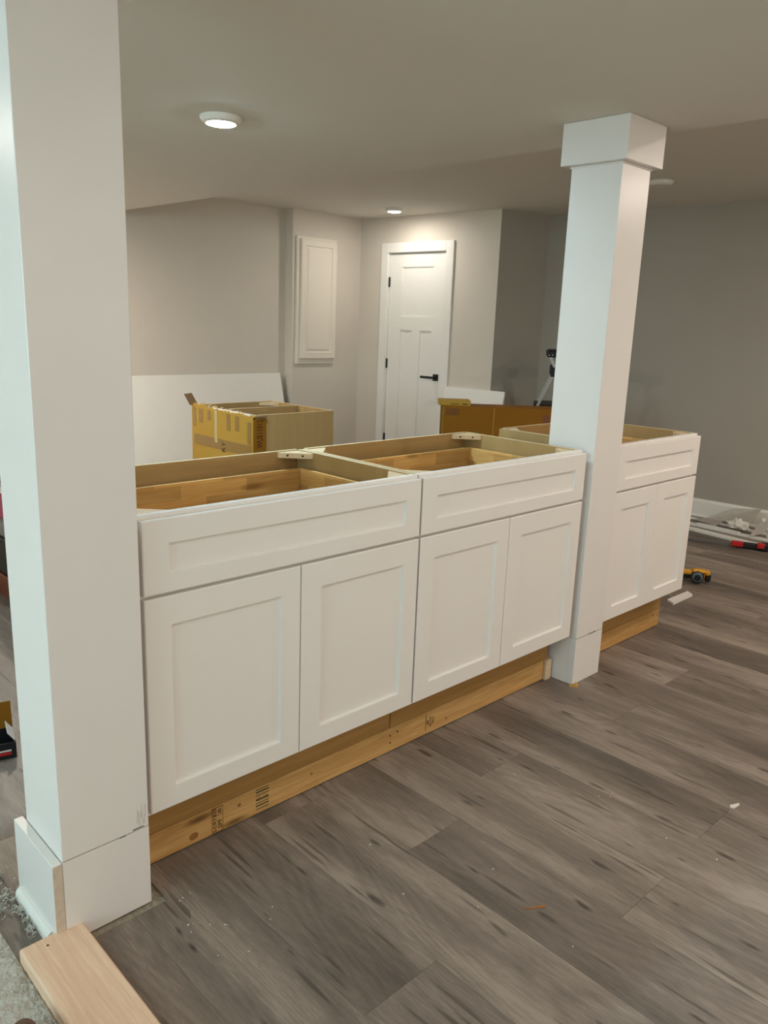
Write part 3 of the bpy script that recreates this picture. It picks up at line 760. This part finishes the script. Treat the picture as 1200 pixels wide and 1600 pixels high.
foldedsheet('paper_sheet', 'flat torn white sheet lying over the strips left of the crumpled heap', [(5.08, 1.02, .018), (4.98, .80, .022), (5.06, .78, .05), (5.14, .96, .03)], M['binlid'])
o = make('wood_offcut', box(new(), -.03, .03, -.09, .09, 0, .07, .004), M['block'], None, (5.12, .33, .0225), rot=(0, 0, .15)); tag(o, 'pale wood offcut on the trim pile at the right edge', 'offcut')

# ---- small open black carton, left edge
bx = thing('open_carton', 'small open black carton with a red and white stripe, left edge', 'carton', (-.026, .855, 0), math.radians(-14))
b = new(); W_, D_, H_ = .17, .11, .055
box(b, -W_, 0, 0, .003, 0, H_); box(b, -W_, 0, D_ - .003, D_, 0, H_); box(b, -W_, -W_ + .003, .003, D_ - .003, 0, H_); box(b, -.003, 0, .003, D_ - .003, 0, H_); box(b, -W_ + .003, -.003, .003, D_ - .003, 0, .003)
make('carton_body', b, M['blackplastic'], bx)
b = new(); seg(b, (-W_ / 2, D_, H_), (-W_ / 2, D_ + .02, H_ + .085), .002, W_, (0, -1, 0)); fl = make('back_flap', b, M['card2'], bx)
b = new(); seg(b, (-.0015, D_ / 2, H_), (-.022, D_ / 2, H_ + .03), .002, D_ - .02, (0, 0, 1)); make('side_flap', b, M['binlid'], bx)
b = new(); box(b, -W_ + .02, -.015, -.0006, -.0001, .014, .024); make('red_stripe', b, M['red'], bx)
b = new(); box(b, -W_ + .02, -.015, -.0006, -.0001, .026, .032); make('white_stripe', b, M['binlid'], bx)

# ---- trunk with things piled on it, seen left of the near column
tk_ = thing('trunk', 'black trunk on a red-brown wooden base, left edge behind the near column', 'trunk', (.47, 2.15, 0))
make('wooden_base', box(new(), 0, .45, 0, .85, 0, .11, .004), M['cherry'], tk_)
make('trunk_body', box(new(), .012, .44, .01, .84, .111, .285, .006), M['blackplastic'], tk_)
make('lid', box(new(), .006, .446, .004, .846, .2855, .30, .004), M['blackplastic'], tk_)
def cushion(name, x0, x1, y0, y1, z0, z1, mat, label, cat, seed=1):
    r = random.Random(seed); b = new(); box(b, x0, x1, y0, y1, z0, z1)
    bmesh.ops.subdivide_edges(b, edges=b.edges[:], cuts=7, use_grid_fill=True)
    c = Vector(((x0 + x1) / 2, (y0 + y1) / 2, (z0 + z1) / 2)); hx, hy, hz = (x1 - x0) / 2, (y1 - y0) / 2, (z1 - z0) / 2
    for v in b.verts:
        d = v.co - c; ux, uy = d.x / hx, d.y / hy; k = (1 - abs(ux) ** 4) * (1 - abs(uy) ** 4)
        if d.z > 0: v.co.z = c.z + d.z * (.72 + .28 * k) + r.uniform(-.05, .05) * hz
        s_ = 1 - .06 * (abs(d.z / hz) ** 2); v.co.x = c.x + d.x * s_; v.co.y = c.y + d.y * s_
        if d.z < -hz * .9: v.co.z = z0
    o = make(name, b, mat, smooth=True); return tag(o, label, cat)
cushion('folded_blanket', .48, .90, 2.17, 2.97, .301, .398, M['greycloth'], 'grey folded blanket on the black trunk, left edge', 'blanket', 2)
bn = thing('storage_bin', 'crimson storage bin with a white rim on the grey blanket', 'bin', (.475, 2.20, .405))
make('bin_body', box(new(), 0, .40, 0, .74, 0, .135, .008), M['crimson'], bn)
make('rim', box(new(), -.008, .408, -.008, .748, .1355, .152, .004), M['binlid'], bn)
make('handle_rim', box(new(), -.002, .402, -.002, .742, .1525, .162, .003), M['binlid'], bn)
cushion('dark_bag', .49, .86, 2.22, 2.62, .572, .62, M['darkcloth'], 'dark folded cloth on top of the crimson bin', 'cloth', 3)
cushion('beige_pillow', .49, .86, 2.22, 2.80, .624, .735, M['beige'], 'beige pillow on top of the dark cloth, left edge', 'pillow', 4)
cushion('dark_jacket', .50, .85, 2.24, 2.80, .745, .84, M['darkcloth'], 'dark patterned jacket topmost on the pile, left edge', 'jacket', 5)

# ================================================================ BACK ROOM THINGS
# large white sheet leaning on the back wall
b = new(); seg(b, (1.98, 4.16, .003), (1.98, 4.405, .925), .012, 3.30, (0, 1, 0))
bmesh.ops.translate(b, verts=b.verts, vec=(0, 0, .0))
o = make('white_panel_sheet', b, M['trim']); tag(o, 'large plain white panel sheet leaning on the back wall behind the wrapped cabinet', 'panel')

# part-wrapped cabinet
wc = thing('wrapped_cabinet', 'unfinished plywood cabinet half wrapped in yellow cardboard near the back wall', 'cabinet', (1.775, 2.135, 0))
X1, Y1, H = .60, .66, .870
make('side_panel', box(new(), .022, X1, .01, .025, 0, H), M['plyz'], wc)
make('side_panel', box(new(), .022, X1, Y1 - .015, Y1, 0, H), M['plyz'], wc)
make('back_panel', box(new(), X1 - .012, X1, .0255, Y1 - .0155, 0, H), M['ply'], wc)
make('front_panel', box(new(), .022, .040, .0255, Y1 - .0155, 0, H), M['cabinet'], wc)
make('partition', box(new(), .0405, X1 - .0125, .355, .370, .1, H - .001), M['plyz'], wc)
make('bottom_panel', box(new(), .0405, X1 - .0125, .0255, Y1 - .0155, .10, .115), M['ply'], wc)
bb = new(); box(bb, .022, X1, .01, .025, H + .0002, H + .0016); box(bb, .022, X1, Y1 - .015, Y1, H + .0002, H + .0016); box(bb, X1 - .012, X1, .0255, Y1 - .0155, H + .0002, H + .0016); box(bb, .0405, X1 - .0125, .355, .370, H - .0008, H + .0006)
make('panel_edge', bb, M['plyedge'], wc)
b = prism(new(), [(X1 - .0125, Y1 - .0157), (X1 - .11, Y1 - .0157), (X1 - .0125, Y1 - .10)], H - .024, H - .004); make('corner_block', b, M['block'], wc)
b = new(); box(b, .07, X1 - .05, .05, .062, .72, .80); box(b, .07, X1 - .05, .33, .342, .72, .80); box(b, X1 - .062, X1 - .05, .0625, .3295, .72, .80); make('drawer_box', b, M['rubber'], wc)
# cardboard wrap: front face, folded edge on the side, torn top
_rt = random.Random(12); _tv = [_rt.uniform(-.005, .006) for _ in range(60)]
def torn(y): return .861 + _tv[int(y / .0186) % 60] + max(0, y - .4) * .07
n = 36; ls = []
for i in range(n + 1):
    y = .005 + i / n * (Y1 + .003); t_ = torn(y); ls.append([(0, y, 0), (0, y, t_), (.02, y, t_ + .003), (.02, y, t_), (.004, y, t_ - .004), (.004, y, 0)])
b = loops(new(), ls)
wr = make('cardboard_wrap', b, M['card'], wc)
make('wrap_edge', box(new(), .0005, .088, -.0005, .0045, 0, .850, .001), M['card2'], wc)
b = new(); rr = random.Random(9)
for i in range(34):
    y = .02 + i * .018; z = torn(y); h_ = rr.uniform(.008, .026)
    seg(b, (.008 + rr.uniform(0, .03), y, z - .008), (.02 + rr.uniform(0, .05), y + rr.uniform(-.02, .02), z + h_ * .5), .003, .022, (0, 0, 1))
make('torn_edge', b, M['torn'], wc)
b = new(); seg(b, (.004, Y1 - .01, .872), (-.004, Y1 + .045, .935), .004, .055, (0, -1, 1)); make('torn_flap', b, M['cardgrey'], wc)
b = new(); seg(b, (.006, .02, .858), (.085, -.012, .868), .003, .035, (0, 0, 1)); make('torn_flap', b, M['cardgrey'], wc)
TX = -.0012
for (ya, yb_, za, zb_) in ((.54, .585, .77, .855), (.45, .485, .795, .855), (.235, .275, .755, .855), (.145, .185, .765, .85), (.02, .06, .70, .83), (.62, .655, .74, .86)):
    make('tape_strip', box(new(), TX, .0002, ya, yb_, za, zb_), M['tape'], wr)
make('tape_band', box(new(), TX, .0002, .015, .64, .632, .695), M['tape'], wr)
make('clear_tape', box(new(), TX * 1.4, -.0006, .375, .405, .67, .862), M['tape_clear'], wr)
text('print_letter', 'RY', .052, M['printblack'], wr, basis((0, 0, 1), (0, 1, 0), (TX, .306, .652)), spacing=1.1)
text('print_letter', 'WUE11012', .055, M['printblack'], wc, basis((0, 0, 1), (-1, 0, 0), (.045, -.0009, .765)) @ Matrix.Diagonal((.62, 1, 1, 1)))

# long brown carton seen past the middle cabinet
r_ = Vector((.7232, -.6907, 0)); f_ = Vector((.6907, .7232, 0))
L0 = Vector((3.135, 1.925, 0))
bc = thing('long_carton', 'long brown cardboard carton standing on edge in front of the shaded recess', 'carton', L0, math.atan2(r_.y, r_.x))
b = new(); box(b, 0, 1.0, 0, .22, 0, .889, .003); make('carton_body', b, M['card2'], bc)
make('tape_strip', box(new(), .02, .11, -.0008, .0005, .83, .875), plain('tape_dark', srgb(120, 76, 30), .35, .5, var=.1), bc)
make('tape_strip', box(new(), .665, .71, -.0008, .0005, .80, .85), plain('tape_dark2', srgb(120, 70, 34), .35, .5), bc)
make('seam_tape', box(new(), .338, .343, -.0008, .0005, .60, .885), M['card'], bc)
make('seam_tape', box(new(), .0, .004, -.0012, .22, .0, .886), M['card'], bc)
fc = thing('flat_carton', 'small flat yellow carton lying on the long brown carton', 'carton', (3.135 + f_.x * .02, 1.925 + f_.y * .02, .8895), math.atan2(r_.y, r_.x))
make('carton_body', box(new(), -.02, .185, 0, .15, 0, .034, .002), M['card'], fc)
make('side_print', box(new(), .05, .105, -.0008, .0001, .010, .014), M['printblack'], fc)
make('side_print', box(new(), .13, .165, -.0008, .0001, .009, .015), M['printblack'], fc)
make('side_flap', box(new(), -.026, -.0205, -.002, .152, -.0, .032, .001), M['card'], fc)
# white panel leaning on the door wall
wv = Vector((WD1[0] - WP1[0], WD1[1] - WP1[1], 0)).normalized(); wn = Vector((-wv.y, wv.x, 0))   # wn points into the wall
mid = Vector((WP1[0], WP1[1], 0)) + wv * 1.44 - wn * .012
b = new(); seg(b, mid - wn * .15 + Vector((0, 0, .006)), mid + Vector((0, 0, .868)), .018, .64, -wn)
o = make('white_panel_board', b, M['door']); tag(o, 'white panel leaning on the wall right of the white door', 'panel')

# ---- folding step ladder, half hidden by the far column
hd = Vector((4.47, 1.955, 0))
ld = thing('step_ladder', 'aluminium folding step ladder with black joints half hidden by the far column', 'ladder', hd, math.atan2(hd.y + 1.603, hd.x + .802) - math.pi / 2 + .03)
# local x to the right in the view, y away
for yy in (0, .38):
    b = new(); seg(b, (-.46, yy, .03), (-.035, yy, 1.055), .030, .020, (0, 1, 0), .002); make('leg', b, M['alu'], ld)
    b = new(); seg(b, (.46, yy, .03), (.075, yy, 1.055), .030, .020, (0, 1, 0), .002); make('leg', b, M['alu'], ld)
    b = new(); seg(b, (-.025, yy, 1.12), (-.065, yy, 1.20), .034, .024, (0, 1, 0), .002); make('handrail', b, M['alu'], ld)
    b = new(); box(b, -.055, .095, yy - .02, yy + .02, 1.045, 1.125, .008); make('hinge', b, M['blackplastic'], ld)
    for s in (-1, 1):
        b = new(); box(b, s * .47 - .022, s * .47 + .022, yy - .018, yy + .018, 0, .05, .004); make('rubber_foot', b, M['blackplastic'], ld)
for zz in (.30, .56, .815):
    xx = -.46 + .425 * (zz - .03) / 1.025
    b = new(); box(b, xx - .03, xx + .08, .011, .369, zz - .02, zz + .012, .004); make('step', b, M['blackplastic'], ld)
b = new(); box(b, xx + .02, .17, -.01, .39, .805, .83, .004); make('platform', b, M['blackplastic'], ld)
b = new(); box(b, -.095, .12, -.03, .41, 1.195, 1.25, .014); make('top_cap', b, M['blackplastic'], ld)
for (x, z) in ((-.075, 1.212), (-.05, 1.212)):
    b = new(); lathe(b, [(0, -.0325), (.005, -.0325), (.005, -.03), (0, -.03)], 8, 'Y', (x, 0, z)); make('rivet', b, M['alu'], ld)

# ================================================================ CEILING LAMPS
mats = {}
for (x, y, z, e, col, lab) in LAMPS:
    lm = thing('ceiling_lamp', lab, 'ceiling lamp', (x, y, z), 0, 'round disc lamps on the ceilings')
    b = new(); lathe(b, [(.0, -.0005), (.078, -.0005), (.078, -.008), (.070, -.020), (.056, -.026), (.0545, -.024), (.0, -.020)], 40)
    make('trim_ring', b, M['trim'], lm, smooth=False)
    key = (e, col)
    if key not in mats: mats[key] = emit('lamp_glow', col, e) if e else plain('lamp_lens_off', srgb(225, 222, 212), .4)
    b = new(); lathe(b, [(.0, -.0245), (.052, -.0245), (.050, -.0275), (.030, -.029), (.0, -.0295)], 40); make('lens', b, mats[key], lm)
